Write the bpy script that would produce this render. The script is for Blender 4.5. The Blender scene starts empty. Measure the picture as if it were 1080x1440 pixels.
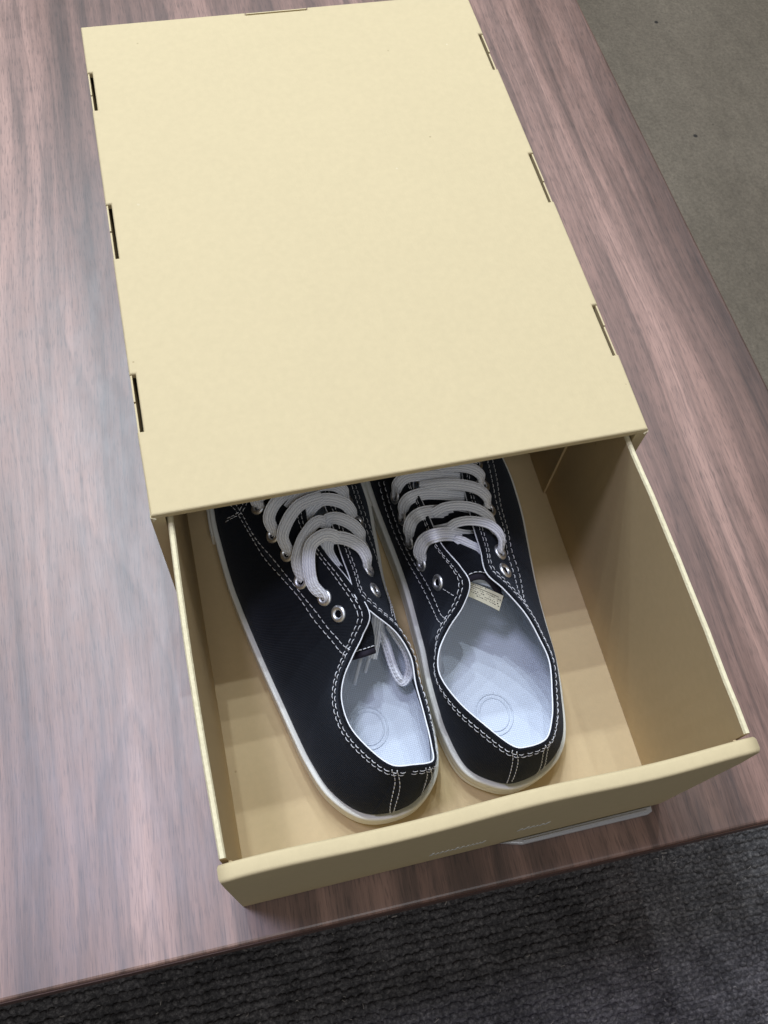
import bpy, bmesh, math, random
import numpy as np
from mathutils import Vector, Matrix
random.seed(7); rng = np.random.default_rng(7)
scene = bpy.context.scene
COL = scene.collection
# ---------------- camera ----------------
cam_d = bpy.data.cameras.new('camera'); cam = bpy.data.objects.new('camera', cam_d); COL.objects.link(cam)
cam_d.sensor_fit = 'VERTICAL'; cam_d.sensor_height = 24.0; cam_d.lens = 1294.16 / 1440 * 24.0
cam_d.clip_start = .01; cam_d.clip_end = 50
cam.matrix_world = Matrix(((0.97055799, 0.17655328, -0.16384789, 0.03385224),
                           (-0.23090542, 0.87559466, -0.42428371, -0.19084357),
                           (0.06855566, 0.44962531, 0.89058251, 0.49582073), (0, 0, 0, 1)))
scene.camera = cam
# ---------------- ambient room light ----------------
world = bpy.data.worlds.new('World'); scene.world = world; world.use_nodes = True
bgn = world.node_tree.nodes['Background']; bgn.inputs[0].default_value = (1.0, .95, .88, 1); bgn.inputs[1].default_value = .16
scene.view_settings.view_transform = 'Standard'; scene.view_settings.look = 'None'
scene.view_settings.gamma = 1; scene.view_settings.exposure = 0.0
# ---------------- ceiling lamps of the shop ----------------
def lamp(name, loc, power, size, color, shape='DISK', target=(.12, -.03, .05), sy=None):
    d = bpy.data.lights.new(name, 'AREA'); d.energy = power; d.shape = shape; d.size = size
    if sy: d.size_y = sy
    d.color = color
    o = bpy.data.objects.new(name, d); COL.objects.link(o); o.location = loc
    o.rotation_euler = (Vector(target) - Vector(loc)).to_track_quat('-Z', 'Y').to_euler(); return o
H0 = 2.4
for i, (tx, ty, pw) in enumerate([(-.02, .30, 8), (.09, .37, 9), (.03, .55, 11), (.25, .55, 6), (-.26, .45, 7), (-.16, .80, 10), (.02, .80, 7), (.10, .82, 10), (.26, .80, 5), (.42, .66, 5)]):
    lamp('ceiling_spot', (.12 - tx * H0, ty * H0, H0), pw * 1.22, .035, (.80, .90, 1.0))
lamp('ceiling_panel', (-.56, .32, 2.6), 27, .32, (.72, .74, 1.0), 'RECTANGLE', sy=.40, target=(-.8, .25, 0))
lamp('ceiling_panel', (1.7, 1.4, 2.6), 6, .8, (1, .86, .88), 'RECTANGLE', sy=1.6, target=(1.5, 1.3, 0))
lamp('front_ceiling_panel', (.15, -1.35, 2.25), 9.5, .7, (.90, .94, 1.0), 'RECTANGLE', sy=.7, target=(.12, 0, 0))
# ---------------- helpers ----------------
def link(o, parent=None):
    COL.objects.link(o)
    if parent is not None: o.parent = parent
    return o
def mesh_obj(name, verts, faces, m, parent=None, smooth=False, uv=None):
    me = bpy.data.meshes.new(name); me.from_pydata([tuple(map(float, v)) for v in verts], [], [tuple(map(int, f)) for f in faces]); me.validate(); me.update()
    o = bpy.data.objects.new(name, me); me.materials.append(m)
    if smooth: me.polygons.foreach_set('use_smooth', [True] * len(me.polygons))
    if uv is not None:
        l = me.uv_layers.new(name='UVMap')
        idx = np.empty(len(me.loops), int); me.loops.foreach_get('vertex_index', idx)
        l.data.foreach_set('uv', np.asarray(uv, float)[idx].ravel())
    return link(o, parent)
def bm_obj(name, bm, m, parent=None, smooth=False):
    me = bpy.data.meshes.new(name); bmesh.ops.recalc_face_normals(bm, faces=bm.faces); bm.to_mesh(me); bm.free(); me.materials.append(m)
    o = bpy.data.objects.new(name, me)
    if smooth: me.polygons.foreach_set('use_smooth', [True] * len(me.polygons))
    return link(o, parent)
def add_box(bm, x0, x1, y0, y1, z0, z1, bev=0, seg=2):
    r = bmesh.ops.create_cube(bm, size=1)
    for v in r['verts']:
        v.co = Vector((x0 + (v.co.x + .5) * (x1 - x0), y0 + (v.co.y + .5) * (y1 - y0), z0 + (v.co.z + .5) * (z1 - z0)))
    if bev:
        es = list({e for v in r['verts'] for e in v.link_edges})
        bmesh.ops.bevel(bm, geom=es, offset=bev, segments=seg, affect='EDGES', profile=.5)
def box(name, dims, m, parent=None, bev=0, seg=2):
    bm = bmesh.new(); add_box(bm, *dims, bev=bev, seg=seg); return bm_obj(name, bm, m, parent, smooth=False)
def prism(name, pts, z0, z1, m, parent=None, bev=0):
    bm = bmesh.new(); vs = [bm.verts.new((x, y, z0)) for x, y in pts]; f = bm.faces.new(vs)
    r = bmesh.ops.extrude_face_region(bm, geom=[f]); nv = [g for g in r['geom'] if isinstance(g, bmesh.types.BMVert)]
    for v in nv: v.co.z = z1
    if bev:
        es = [e for e in bm.edges if all(abs(v.co.z - z1) < 1e-7 for v in e.verts)]
        bmesh.ops.bevel(bm, geom=es, offset=bev, segments=3, affect='EDGES', profile=.5)
    return bm_obj(name, bm, m, parent)
def thing(name, label, cat, loc=(0, 0, 0), group=None):
    o = bpy.data.objects.new(name, None); COL.objects.link(o); o.location = loc; o.empty_display_size = .02
    o['label'] = label; o['category'] = cat
    if group: o['group'] = group
    return o
# ---------------- materials ----------------
class NT:
    def __init__(s, name, rough=.6, spec=.4):
        s.m = bpy.data.materials.new(name); s.m.use_nodes = True; s.t = s.m.node_tree; s.b = s.t.nodes['Principled BSDF']
        s.b.inputs['Roughness'].default_value = rough; s.b.inputs['Specular IOR Level'].default_value = spec
    def n(s, typ, **kw):
        x = s.t.nodes.new(typ)
        for k, v in kw.items():
            if k.startswith('_'): setattr(x, k[1:], v)
            else:
                k = k.replace('__', ' ')
                if isinstance(v, tuple) and len(v) == 2 and hasattr(v[0], 'outputs'): s.t.links.new(v[0].outputs[v[1]], x.inputs[k])
                else: x.inputs[k].default_value = v
        return x
    def l(s, a, ao, b, bi): s.t.links.new(a.outputs[ao], b.inputs[bi])
    def coord(s, out='Object', scale=(1, 1, 1), rot=(0, 0, 0)):
        c = s.t.nodes.new('ShaderNodeTexCoord'); mp = s.t.nodes.new('ShaderNodeMapping'); s.l(c, out, mp, 'Vector')
        mp.inputs['Scale'].default_value = scale; mp.inputs['Rotation'].default_value = rot; return mp
    def noise(s, vec, sc, det=4, rough=.55, dist=0):
        x = s.n('ShaderNodeTexNoise', Scale=sc, Detail=det, Roughness=rough, Distortion=dist); s.l(vec, 0, x, 'Vector'); return x
    def ramp(s, src, out, stops):
        r = s.t.nodes.new('ShaderNodeValToRGB'); s.l(src, out, r, 'Fac'); e = r.color_ramp.elements
        while len(e) < len(stops): e.new(.5)
        for k, (p, c) in enumerate(stops):
            e[k].position = p; e[k].color = (c[0], c[1], c[2], 1) if isinstance(c, tuple) else (c, c, c, 1)
        return r
    def mix(s, a, b, fac, mode='MIX'):
        x = s.t.nodes.new('ShaderNodeMix'); x.data_type = 'RGBA'; x.blend_type = mode
        for i, v in ((6, a), (7, b), (0, fac)):
            if isinstance(v, tuple) and hasattr(v[0], 'outputs'): s.t.links.new(v[0].outputs[v[1]], x.inputs[i])
            elif i == 0: x.inputs[0].default_value = v
            else: x.inputs[i].default_value = (v[0], v[1], v[2], 1)
        return (x, 2)
    def color(s, src):
        if hasattr(src[0], 'outputs'): s.t.links.new(src[0].outputs[src[1]], s.b.inputs['Base Color'])
        else: s.b.inputs['Base Color'].default_value = (*src, 1)
    def bump(s, src, strength, dist=.001, prev=None):
        x = s.t.nodes.new('ShaderNodeBump'); x.inputs['Strength'].default_value = strength; x.inputs['Distance'].default_value = dist
        s.t.links.new(src[0].outputs[src[1]], x.inputs['Height'])
        if prev: s.l(prev, 0, x, 'Normal')
        s.l(x, 0, s.b, 'Normal'); return x

def mat_card(name, base):
    M = NT(name, .72, .25); c = M.coord('Object')
    fib = M.noise(M.coord('Object', (1, .35, 1)), 900, 3, .6); blot = M.noise(c, 14, 4, .5); g = M.noise(c, 260, 4, .6)
    r1 = M.ramp(blot, 0, [(.3, tuple(x * .992 for x in base)), (.7, tuple(min(1, x * 1.006) for x in base))])
    r2 = M.ramp(g, 0, [(.25, .965), (.75, 1.025)])
    x = M.mix((r1, 0), (r2, 0), 1, 'MULTIPLY')
    v = M.n('ShaderNodeTexVoronoi', Scale=75.0); M.l(c, 0, v, 'Vector')
    sp = M.ramp(v, 0, [(.035, 1.0), (.055, 0.0)])
    wn = M.noise(c, 20, 2); wr = M.ramp(wn, 0, [(.56, 0.0), (.60, .7)])
    mm = M.n('ShaderNodeMath', _operation='MULTIPLY'); M.l(sp, 0, mm, 0); M.l(wr, 0, mm, 1)
    x = M.mix(x, (base[0] * .55, base[1] * .5, base[2] * .45), (mm, 0))
    v2 = M.n('ShaderNodeTexVoronoi', Scale=48.0); M.l(M.coord('Object', (1, 1, 1), (0, 0, .7)), 0, v2, 'Vector')
    sp2 = M.ramp(v2, 0, [(.03, 1.0), (.045, 0.0)]); w2 = M.ramp(wn, 0, [(.40, .8), (.44, 0.0)])
    m2 = M.n('ShaderNodeMath', _operation='MULTIPLY'); M.l(sp2, 0, m2, 0); M.l(w2, 0, m2, 1)
    x = M.mix(x, (.9, .86, .7), (m2, 0)); M.color(x)
    b = M.bump((fib, 0), .2, .0003); return M.m
CARD = mat_card('kraft_card', (.55, .45, .262))
CARD_IN = mat_card('kraft_card_inner', (.54, .41, .232))
def mat_edge():
    M = NT('card_cut_edge', .85, .1); c = M.coord('Object', (1, 1, 1)); g = M.noise(c, 500, 3)
    M.color((M.ramp(g, 0, [(.3, (.64, .56, .36)), (.7, (.74, .66, .44))]), 0)); M.bump((g, 0), .5, .0006); return M.m
EDGE = mat_edge()
M = NT('slot_shade_card', .9, .05); M.color((.05, .04, .025)); SLOTSHADE = M.m  # near-black colour stands in for the shade deep inside the slots

def mat_wood():
    M = NT('walnut_veneer', .42, .55)
    wv = M.noise(M.coord('Object', (2.2, .45, 1)), 2.0, 3, .5)
    c = M.coord('Object', (1, 1, 1), (0, 0, math.radians(1.0)))
    dv = M.n('ShaderNodeVectorMath', _operation='MULTIPLY_ADD'); M.l(wv, 'Color', dv, 0)
    dv.inputs[1].default_value = (.07, .0, 0); M.l(c, 0, dv, 2)
    def str_(sx, sy): 
        m = M.n('ShaderNodeMapping'); M.l(dv, 0, m, 'Vector'); m.inputs['Scale'].default_value = (sx, sy, 1); return m
    broad = M.noise(str_(15, .8), 1, 3, .5); mid = M.noise(str_(95, 3.2), 1, 4, .6); fine = M.noise(str_(620, 16), 1, 3, .6)
    pores = M.noise(str_(1500, 95), 1, 2, .5); mott = M.noise(str_(110, 35), 1, 3, .6)
    cb = M.ramp(broad, 0, [(.35, (.092, .050, .036)), (.5, (.185, .104, .078)), (.65, (.298, .178, .138))])
    cm = M.ramp(mid, 0, [(.38, .66), (.5, 1.0), (.60, 1.2)])
    x = M.mix((cb, 0), (cm, 0), 1, 'MULTIPLY')
    # growth rings: contour lines of a long stretched field, each with one sharp dark side
    fld = M.noise(str_(5.0, .38), 1, 2, .45); fl2 = M.noise(str_(60, 5), 1, 2, .5)
    k1 = M.n('ShaderNodeMath', _operation='MULTIPLY'); M.l(fld, 0, k1, 0); k1.inputs[1].default_value = 30
    k2 = M.n('ShaderNodeMath', _operation='MULTIPLY_ADD'); M.l(fl2, 0, k2, 0); k2.inputs[1].default_value = .9; M.l(k1, 0, k2, 2)
    k3 = M.n('ShaderNodeMath', _operation='FRACT'); M.l(k2, 0, k3, 0)
    cr = M.ramp(k3, 0, [(0, .80), (.10, .90), (.5, 1.03), (.93, 1.12), (1.0, .82)])
    x = M.mix(x, (cr, 0), 1.0, 'MULTIPLY')
    cf = M.ramp(fine, 0, [(.35, .74), (.55, 1.06)]); x = M.mix(x, (cf, 0), .8, 'MULTIPLY')
    cp = M.ramp(pores, 0, [(.36, .38), (.46, 1.0)]); x = M.mix(x, (cp, 0), .55, 'MULTIPLY')
    cmo = M.ramp(mott, 0, [(.38, .93), (.62, 1.06)]); x = M.mix(x, (cmo, 0), .9, 'MULTIPLY')
    M.color(x)
    M.b.inputs['Coat Weight'].default_value = .3; M.b.inputs['Coat IOR'].default_value = 1.8; M.b.inputs['Coat Roughness'].default_value = .36
    rr = M.ramp(mott, 0, [(.3, .43), (.7, .54)]); M.l(rr, 0, M.b, 'Roughness')
    b = M.bump((pores, 0), .15, .0003); M.bump((fine, 0), .12, .0004, b)
    return M.m
WOOD = mat_wood()
M = NT('walnut_edge_band', .5, .3); M.color((.09, .042, .026)); EDGEWOOD = M.m

def mat_canvas(name, base, sc=4.2, bs=.6, sheen=.25, contrast=.5, cloud=.2):
    M = NT(name, .88, .12); c = M.coord('UV', (sc, sc, 1))
    w1 = M.n('ShaderNodeTexWave', Scale=1.0, Distortion=.6); w1.bands_direction = 'X'; M.l(c, 0, w1, 'Vector')
    w2 = M.n('ShaderNodeTexWave', Scale=1.0, Distortion=.6); w2.bands_direction = 'Y'; M.l(c, 0, w2, 'Vector')
    mm = M.n('ShaderNodeMath', _operation='MULTIPLY'); M.l(w1, 1, mm, 0); M.l(w2, 1, mm, 1)
    r = M.ramp(mm, 0, [(.0, tuple(x * (1 - contrast) for x in base)), (.7, tuple(x * (1 + contrast) for x in base))])
    n = M.noise(M.coord('Object'), 60, 5, .7); r2 = M.ramp(n, 0, [(.3, 1 - cloud), (.7, 1 + cloud)])
    M.color(M.mix((r, 0), (r2, 0), 1, 'MULTIPLY')); M.bump((mm, 0), bs, .0004)
    M.b.inputs['Sheen Weight'].default_value = sheen; M.b.inputs['Sheen Roughness'].default_value = .5
    M.b.inputs['Sheen Tint'].default_value = (.7, .8, 1, 1); return M.m
CANVAS = mat_canvas('black_canvas', (.0075, .0085, .012), sheen=.10, contrast=.85)
LINING = mat_canvas('pale_grey_lining', (.60, .645, .71), 3.2, .5, 0, .12, .012)
M = NT('black_binding_tape', .8, .2); M.color((.016, .013, .02)); BIND = M.m
M = NT('white_thread', .8, .2); M.color((.72, .72, .74)); THREAD = M.m
M = NT('white_piping', .7, .2); M.color((.80, .81, .84)); PIPING = M.m
def mat_lace():
    M = NT('white_cotton_lace', .9, .1); c = M.coord('UV', (1, 1, 1))
    w = M.n('ShaderNodeTexWave', Scale=1.0, Distortion=1.0); w.bands_direction = 'DIAGONAL'; m = M.n('ShaderNodeMapping'); M.l(c, 0, m, 'Vector')
    m.inputs['Scale'].default_value = (1.5, 2.6, 1); M.l(m, 0, w, 'Vector')
    n = M.noise(M.coord('Object'), 900, 4, .7); x = M.ramp(w, 1, [(0, (.86, .87, .90)), (.8, (.94, .95, .97))]); r2 = M.ramp(n, 0, [(.3, .93), (.7, 1.03)])
    w3 = M.n('ShaderNodeTexWave', Scale=1.25, Distortion=.3); w3.bands_direction = 'Y'; M.l(c, 0, w3, 'Vector'); r3 = M.ramp(w3, 1, [(.1, (.70, .71, .75)), (.6, (1, 1, 1))])
    x2 = M.mix((x, 0), (r3, 0), .9, 'MULTIPLY')
    M.color(M.mix(x2, (r2, 0), 1, 'MULTIPLY')); b = M.bump((w, 1), .4, .0004); M.bump((n, 0), .3, .0004, b); return M.m
LACE = mat_lace()
def mat_rubber():
    M = NT('off_white_rubber', .5, .4); n = M.noise(M.coord('Object'), 40, 4, .6)
    M.color((M.ramp(n, 0, [(.3, (.76, .74, .66)), (.7, (.84, .83, .77))]), 0)); return M.m
RUBBER = mat_rubber()
M = NT('eyelet_metal', .42, .5); M.b.inputs['Metallic'].default_value = 1; M.color((.92, .93, .96)); METAL = M.m
M = NT('eyelet_hole', .9, .05); M.color((.004, .004, .006)); HOLE = M.m
M = NT('cream_satin_tag', .45, .4); M.color((.72, .68, .52)); TAGM = M.m
M = NT('black_ink', .7, .2); M.color((.02, .02, .02)); INK = M.m
M = NT('pale_ink', .6, .3); M.color((.78, .78, .74)); PALEINK = M.m
M = NT('clear_aglet', .2, .5); M.color((.6, .62, .65)); AGLET = M.m
M = NT('glossy_white_sticker', .22, .5); M.color((.50, .50, .52)); STICK = M.m
def mat_carpet():
    M = NT('dark_carpet_yarn', .95, .05); c = M.coord('Object'); n = M.noise(c, 300, 5, .75); n2 = M.noise(c, 30, 3, .6)
    a = M.ramp(n, 0, [(.3, (.04, .038, .040)), (.5, (.105, .100, .102)), (.68, (.26, .245, .24))]); b = M.ramp(n2, 0, [(.3, .7), (.7, 1.35)])
    M.color(M.mix((a, 0), (b, 0), 1, 'MULTIPLY')); M.bump((n, 0), .5, .0015); return M.m
CARPET = mat_carpet()
M = NT('stray_fibre', .6, .3); M.color((.5, .46, .42)); FIBRE = M.m
def mat_floor():
    M = NT('grey_floor_tile', .7, .3); c = M.coord('Object'); n = M.noise(c, 3, 5, .6); g = M.noise(c, 220, 5, .7); h = M.noise(M.coord('Object', (1, .5, 1)), 55, 6, .75)
    a = M.ramp(n, 0, [(.3, (.125, .102, .072)), (.7, (.175, .145, .105))]); b = M.ramp(g, 0, [(.3, .78), (.7, 1.2)]); d = M.ramp(h, 0, [(.3, .85), (.7, 1.12)])
    x = M.mix((a, 0), (b, 0), 1, 'MULTIPLY'); x = M.mix(x, (d, 0), 1, 'MULTIPLY')
    v = M.n('ShaderNodeTexVoronoi', Scale=22.0); M.l(c, 0, v, 'Vector'); s1 = M.ramp(v, 0, [(.05, 1.0), (.09, 0.0)]); k = M.ramp(M.noise(c, 9, 2), 0, [(.40, 0.0), (.44, .9)])
    mm = M.n('ShaderNodeMath', _operation='MULTIPLY'); M.l(s1, 0, mm, 0); M.l(k, 0, mm, 1); x = M.mix(x, (.012, .011, .01), (mm, 0))
    M.color(x); b1 = M.bump((g, 0), .6, .002); M.bump((h, 0), .4, .003, b1); return M.m
FLOOR = mat_floor()
# ---- shoe surface (cm, world axes) ----
def crom(P, u, closed=True):
    P = np.asarray(P, float); n = len(P); u = np.atleast_1d(np.asarray(u, float))
    if closed:
        i = np.floor(u).astype(int); t = (u - i)[:, None]
        p0, p1, p2, p3 = P[(i - 1) % n], P[i % n], P[(i + 1) % n], P[(i + 2) % n]
    else:
        u = np.clip(u, 0, n - 1 - 1e-9); i = np.floor(u).astype(int); t = (u - i)[:, None]
        g = lambda k: P[np.clip(k, 0, n - 1)]
        p0, p1, p2, p3 = g(i - 1), g(i), g(i + 1), g(i + 2)
        p0 = np.where((i == 0)[:, None], 2 * p1 - p2, p0); p3 = np.where((i + 2 > n - 1)[:, None], 2 * p2 - p1, p3)
    return 0.5 * (2 * p1 + (p2 - p0) * t + (2 * p0 - 5 * p1 + 4 * p2 - p3) * t ** 2 + (3 * p1 - p0 - 3 * p2 + p3) * t ** 3)

ZB = 1.9
class Last:
    """lofted upper: rows of (bottom x, y, top x, y, z, angle at the top edge)"""
    def __init__(s, rows):
        s.r = np.array(rows, float); s.n = len(rows)
    def S(s, u, v, off=0.0):
        u = np.atleast_1d(np.asarray(u, float)); v = np.broadcast_to(np.asarray(v, float), u.shape)
        p = s._S(u, v)
        if np.any(off):
            p = p + s.N(u, v) * np.reshape(np.broadcast_to(off, u.shape), (-1, 1))
        return p
    def _S(s, u, v):
        r = crom(s.r, u); e = crom(s.r[:, :2], u + .02) - crom(s.r[:, :2], u - .02)
        o = np.stack([e[:, 1], -e[:, 0], 0 * e[:, 0]], 1); o /= np.linalg.norm(o, axis=1)[:, None]
        B = np.stack([r[:, 0], r[:, 1], np.full(len(r), ZB)], 1) - o * .10; T = r[:, 2:5]
        h = (T - B)[:, 2:3]; d = B - T; d[:, 2] = 0; dl = np.linalg.norm(d, axis=1)[:, None]
        oT = d / np.maximum(dl, .3); L = np.sqrt(h ** 2 + dl ** 2)
        a = np.radians(r[:, 5:6]); up = np.array([[0, 0, 1.0]])
        P1 = B + up * .40 * h + o * (.10 + .02 * dl)
        P2 = T + (-up * np.cos(a) + oT * np.sin(a)) * .36 * L
        v = v[:, None]; w = 1 - v
        return w ** 3 * B + 3 * w * w * v * P1 + 3 * w * v * v * P2 + v ** 3 * T
    def N(s, u, v):
        e = 1e-3; v0 = np.clip(v, .01, .99)
        a = s._S(u + e, v0) - s._S(u - e, v0); b = s._S(u, v0 + e) - s._S(u, v0 - e)
        n = np.cross(a, b); return n / np.maximum(np.linalg.norm(n, axis=1)[:, None], 1e-9)
ROWS_A = [[8.4, -12.9, 9.59, -11.74, 6.6, 12], [10.0, -12.6, 10.63, -11.72, 6.5, 12], [11.2, -11.4, 10.9, -10.75, 6.1, 14], [11.6, -9.5, 10.96, -9.14, 5.9, 16], [11.5, -7, 10.92, -7.73, 6.0, 18], [11.3, -5, 10.94, -6.46, 6.4, 20], [11.1, -3.2, 10.41, -5.22, 7.0, 28], [11.0, -1.5, 9.4, -4.18, 7.6, 40], [11.0, -0.3, 8.78, -3.42, 7.9, 50], [11.1, 1, 8.72, -2.13, 7.6, 55], [11.2, 2.5, 8.6, -0.75, 7.3, 60], [11.3, 4, 8.55, 1.04, 6.9, 64], [11.2, 6, 8.38, 2.94, 6.4, 68], [11.0, 8.5, 8.3, 5.6, 5.7, 74], [10.1, 11.3, 7.9, 6.5, 5.4, 78], [7.9, 13.2, 7.4, 6.8, 5.3, 80], [5.3, 12.4, 6.9, 6.6, 5.4, 80], [3.5, 10.2, 6.5, 5.8, 5.7, 76], [2.7, 7.8, 7.25, 3.17, 6.4, 70], [2.5, 5.2, 7.24, 1.22, 6.9, 66], [2.6, 3.2, 7.69, -0.56, 7.3, 62], [2.8, 1, 8.41, -2.38, 7.7, 56], [3.1, -0.8, 8.99, -4.32, 7.9, 48], [3.5, -2.8, 8.48, -5.18, 7.3, 38], [3.9, -4.6, 7.89, -5.86, 6.9, 30], [4.3, -6.3, 7.22, -6.76, 6.4, 22], [4.7, -8, 6.9, -7.78, 6.1, 18], [5.1, -9.5, 7.03, -9.11, 6.0, 16], [5.8, -11.2, 7.66, -10.39, 6.2, 14], [7.0, -12.5, 8.54, -11.48, 6.5, 12]]
ROWS_B = [[15.2, -12.9, 15.02, -12.11, 6.6, 12], [17.0, -12.4, 16.17, -11.9, 6.5, 12], [18.2, -11.2, 16.94, -10.86, 6.1, 14], [18.8, -9, 17.39, -9.65, 5.9, 16], [19.1, -7, 17.73, -8.09, 6.0, 18], [19.2, -5, 17.47, -6.85, 6.4, 22], [19.3, -3.2, 16.97, -5.62, 7.0, 30], [19.5, -1.5, 16.14, -4.33, 7.5, 40], [19.7, 0, 15.43, -3.41, 7.8, 50], [19.9, 1.5, 15.56, -2.11, 7.5, 55], [20.0, 3, 15.66, -0.8, 7.1, 60], [20.0, 4.5, 15.8, 0.47, 6.8, 64], [19.8, 6.3, 16.03, 2.12, 6.3, 68], [19.3, 8.5, 16.6, 5.3, 5.7, 74], [18.1, 11.2, 16.0, 6.3, 5.4, 78], [15.2, 13.2, 15.3, 6.7, 5.3, 80], [13.2, 12.4, 14.7, 6.4, 5.4, 78], [12.2, 10.4, 14.1, 5.5, 5.7, 74], [11.8, 8, 13.2, 2.76, 6.4, 68], [11.7, 6, 13.27, 1.66, 6.8, 64], [11.8, 4, 13.37, 0.09, 7.1, 60], [12.0, 2, 13.49, -1.57, 7.5, 55], [12.2, 0, 13.99, -3.0, 7.8, 48], [12.3, -1.7, 14.18, -3.89, 7.8, 42], [12.3, -3.5, 13.73, -4.64, 7.2, 34], [12.3, -5, 12.81, -5.47, 6.7, 26], [12.2, -6.5, 12.09, -6.42, 6.3, 20], [12.2, -8, 11.86, -7.57, 6.0, 16], [12.3, -9.6, 12.4, -9.06, 6.0, 14], [12.8, -11.5, 13.31, -10.51, 6.2, 12], [13.9, -12.5, 14.28, -11.83, 6.5, 12]]
EYE_A = [[22.09, 0.827], [21.6, 0.788], [21.15, 0.708], [20.29, 0.725], [19.69, 0.692], [18.79, 0.648], [7.42, 0.738], [8.41, 0.691], [9.43, 0.672], [10.37, 0.648], [11.38, 0.732]]
EYE_B = [[23.04, 0.665], [22.22, 0.522], [21.42, 0.493], [20.55, 0.561], [19.75, 0.582], [7.52, 0.836], [8.29, 0.79], [9.34, 0.798], [10.27, 0.786], [11.41, 0.775], [12.18, 0.774]]
STITCH_A = [[[18.82, 0.396], [19.1, 0.464], [19.83, 0.513], [20.51, 0.545], [21.03, 0.593], [21.6, 0.632], [22.27, 0.667], [23.04, 0.773], [23.77, 0.879], [24.16, 0.991]], [[18.78, 0.456], [19.15, 0.506], [19.91, 0.545], [20.49, 0.603], [21.17, 0.645], [21.86, 0.68], [22.54, 0.747], [22.99, 0.819], [23.44, 0.888], [23.89, 1.0]], [[18.68, 0.573], [19.09, 0.485], [19.39, 0.297]], [[18.68, 0.543], [19.08, 0.459], [19.32, 0.295]], [[11.68, 0.56], [10.97, 0.576], [10.18, 0.531], [9.22, 0.479], [8.06, 0.352], [6.82, 0.295], [6.3, 0.794]], [[11.62, 0.489], [10.84, 0.492], [10.02, 0.42], [9.09, 0.306], [7.93, 0.219], [6.62, 0.31], [6.12, 0.806]], [[29.08, 1.0], [29.55, 0.719], [0.1, 0.051]], [[29.29, 1.0], [29.9, 0.594], [0.22, 0.0]], [[0.48, 1.0], [0.79, 0.74], [1.12, 0.058]], [[0.64, 1.0], [1.32, 0.553], [1.22, 0.08]]]
STITCH_B = [[[19.36, 0.356], [20.74, 0.268], [21.78, 0.278], [23.13, 0.409], [24.39, 0.672], [24.96, 0.959]], [[19.3, 0.465], [20.75, 0.402], [21.82, 0.38], [23.07, 0.505], [24.24, 0.727], [24.71, 0.962]], [[11.95, 0.593], [10.54, 0.671], [8.49, 0.687], [7.19, 0.759], [6.32, 0.945]], [[11.8, 0.515], [10.13, 0.626], [8.12, 0.634], [6.88, 0.704], [6.06, 0.973]], [[30.11, 1.0], [30.36, 0.752], [30.56, 0.095]], [[30.34, 1.0], [30.61, 0.761], [30.69, 0.145]], [[23.29, 0.724], [23.44, 0.801], [23.62, 0.894]], [[0.76, 1.0], [0.63, 0.723], [0.52, 0.058]], [[0.98, 1.0], [0.78, 0.648], [0.68, 0.045]]]
LACE_A = [([[7.29, -2.7, 6.5], [7.16, -2.62, 6.85], [6.77, -2.06, 7.2], [6.79, -1.05, 7.55], [7.07, -0.22, 7.7], [7.68, 0.15, 7.75], [8.17, 0.2, 7.6], [8.55, 0.04, 7.35]], 6.6), ([[9.77, -1.51, 6.11], [9.77, -1.42, 6.46], [9.79, -1.1, 6.91], [9.53, -0.54, 7.21], [8.83, -0.02, 7.36], [8.14, 0.18, 7.16], [7.89, -0.3, 6.91], [8.06, -0.95, 6.66], [8.33, -1.44, 6.36]], 6.8), ([[6.35, -1.4, 6.02], [6.3, -1.12, 6.42], [6.28, -0.52, 6.87], [6.7, 0.3, 7.17], [7.31, 0.98, 7.27], [7.77, 1.25, 7.22], [8.1, 1.22, 6.97]], 6.2), ([[9.84, 0.05, 5.81], [9.86, 0.22, 6.16], [9.84, 0.36, 6.56], [9.48, 0.84, 6.91], [8.82, 1.3, 7.02], [8.29, 1.43, 6.81], [8.0, 1.07, 6.56]], 6.6), ([[5.99, 0.19, 5.97], [5.99, 0.32, 6.32], [5.83, 0.98, 6.72], [6.22, 1.66, 7.02], [6.82, 2.28, 7.12], [7.4, 2.57, 7.07], [8.24, 2.83, 6.82]], 6.6), ([[9.78, 1.6, 5.52], [9.79, 1.73, 5.87], [9.7, 1.91, 6.22], [9.36, 2.34, 6.52], [8.55, 2.63, 6.76], [7.86, 2.6, 6.52], [6.87, 1.83, 6.07]], 6.8), ([[5.45, 1.56, 5.67], [5.48, 1.68, 6.02], [5.35, 2.26, 6.42], [5.68, 2.8, 6.72], [6.26, 3.27, 6.82], [6.89, 3.67, 6.72]], 6.6), ([[9.59, 2.89, 5.62], [9.61, 3.01, 5.97], [9.52, 3.19, 6.32], [9.11, 3.48, 6.57], [8.32, 3.59, 6.67], [7.37, 3.4, 6.57], [6.48, 2.75, 6.17]], 7), ([[4.98, 3.5, 5.24], [5.0, 3.53, 5.59], [4.9, 3.69, 5.99], [5.24, 3.86, 6.19], [5.89, 4.08, 6.19]], 6.4), ([[9.57, 3.93, 6.07], [9.21, 4.14, 6.47], [8.49, 4.4, 6.57], [7.54, 4.47, 6.47], [6.54, 4.3, 6.17]], 7)]
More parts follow.
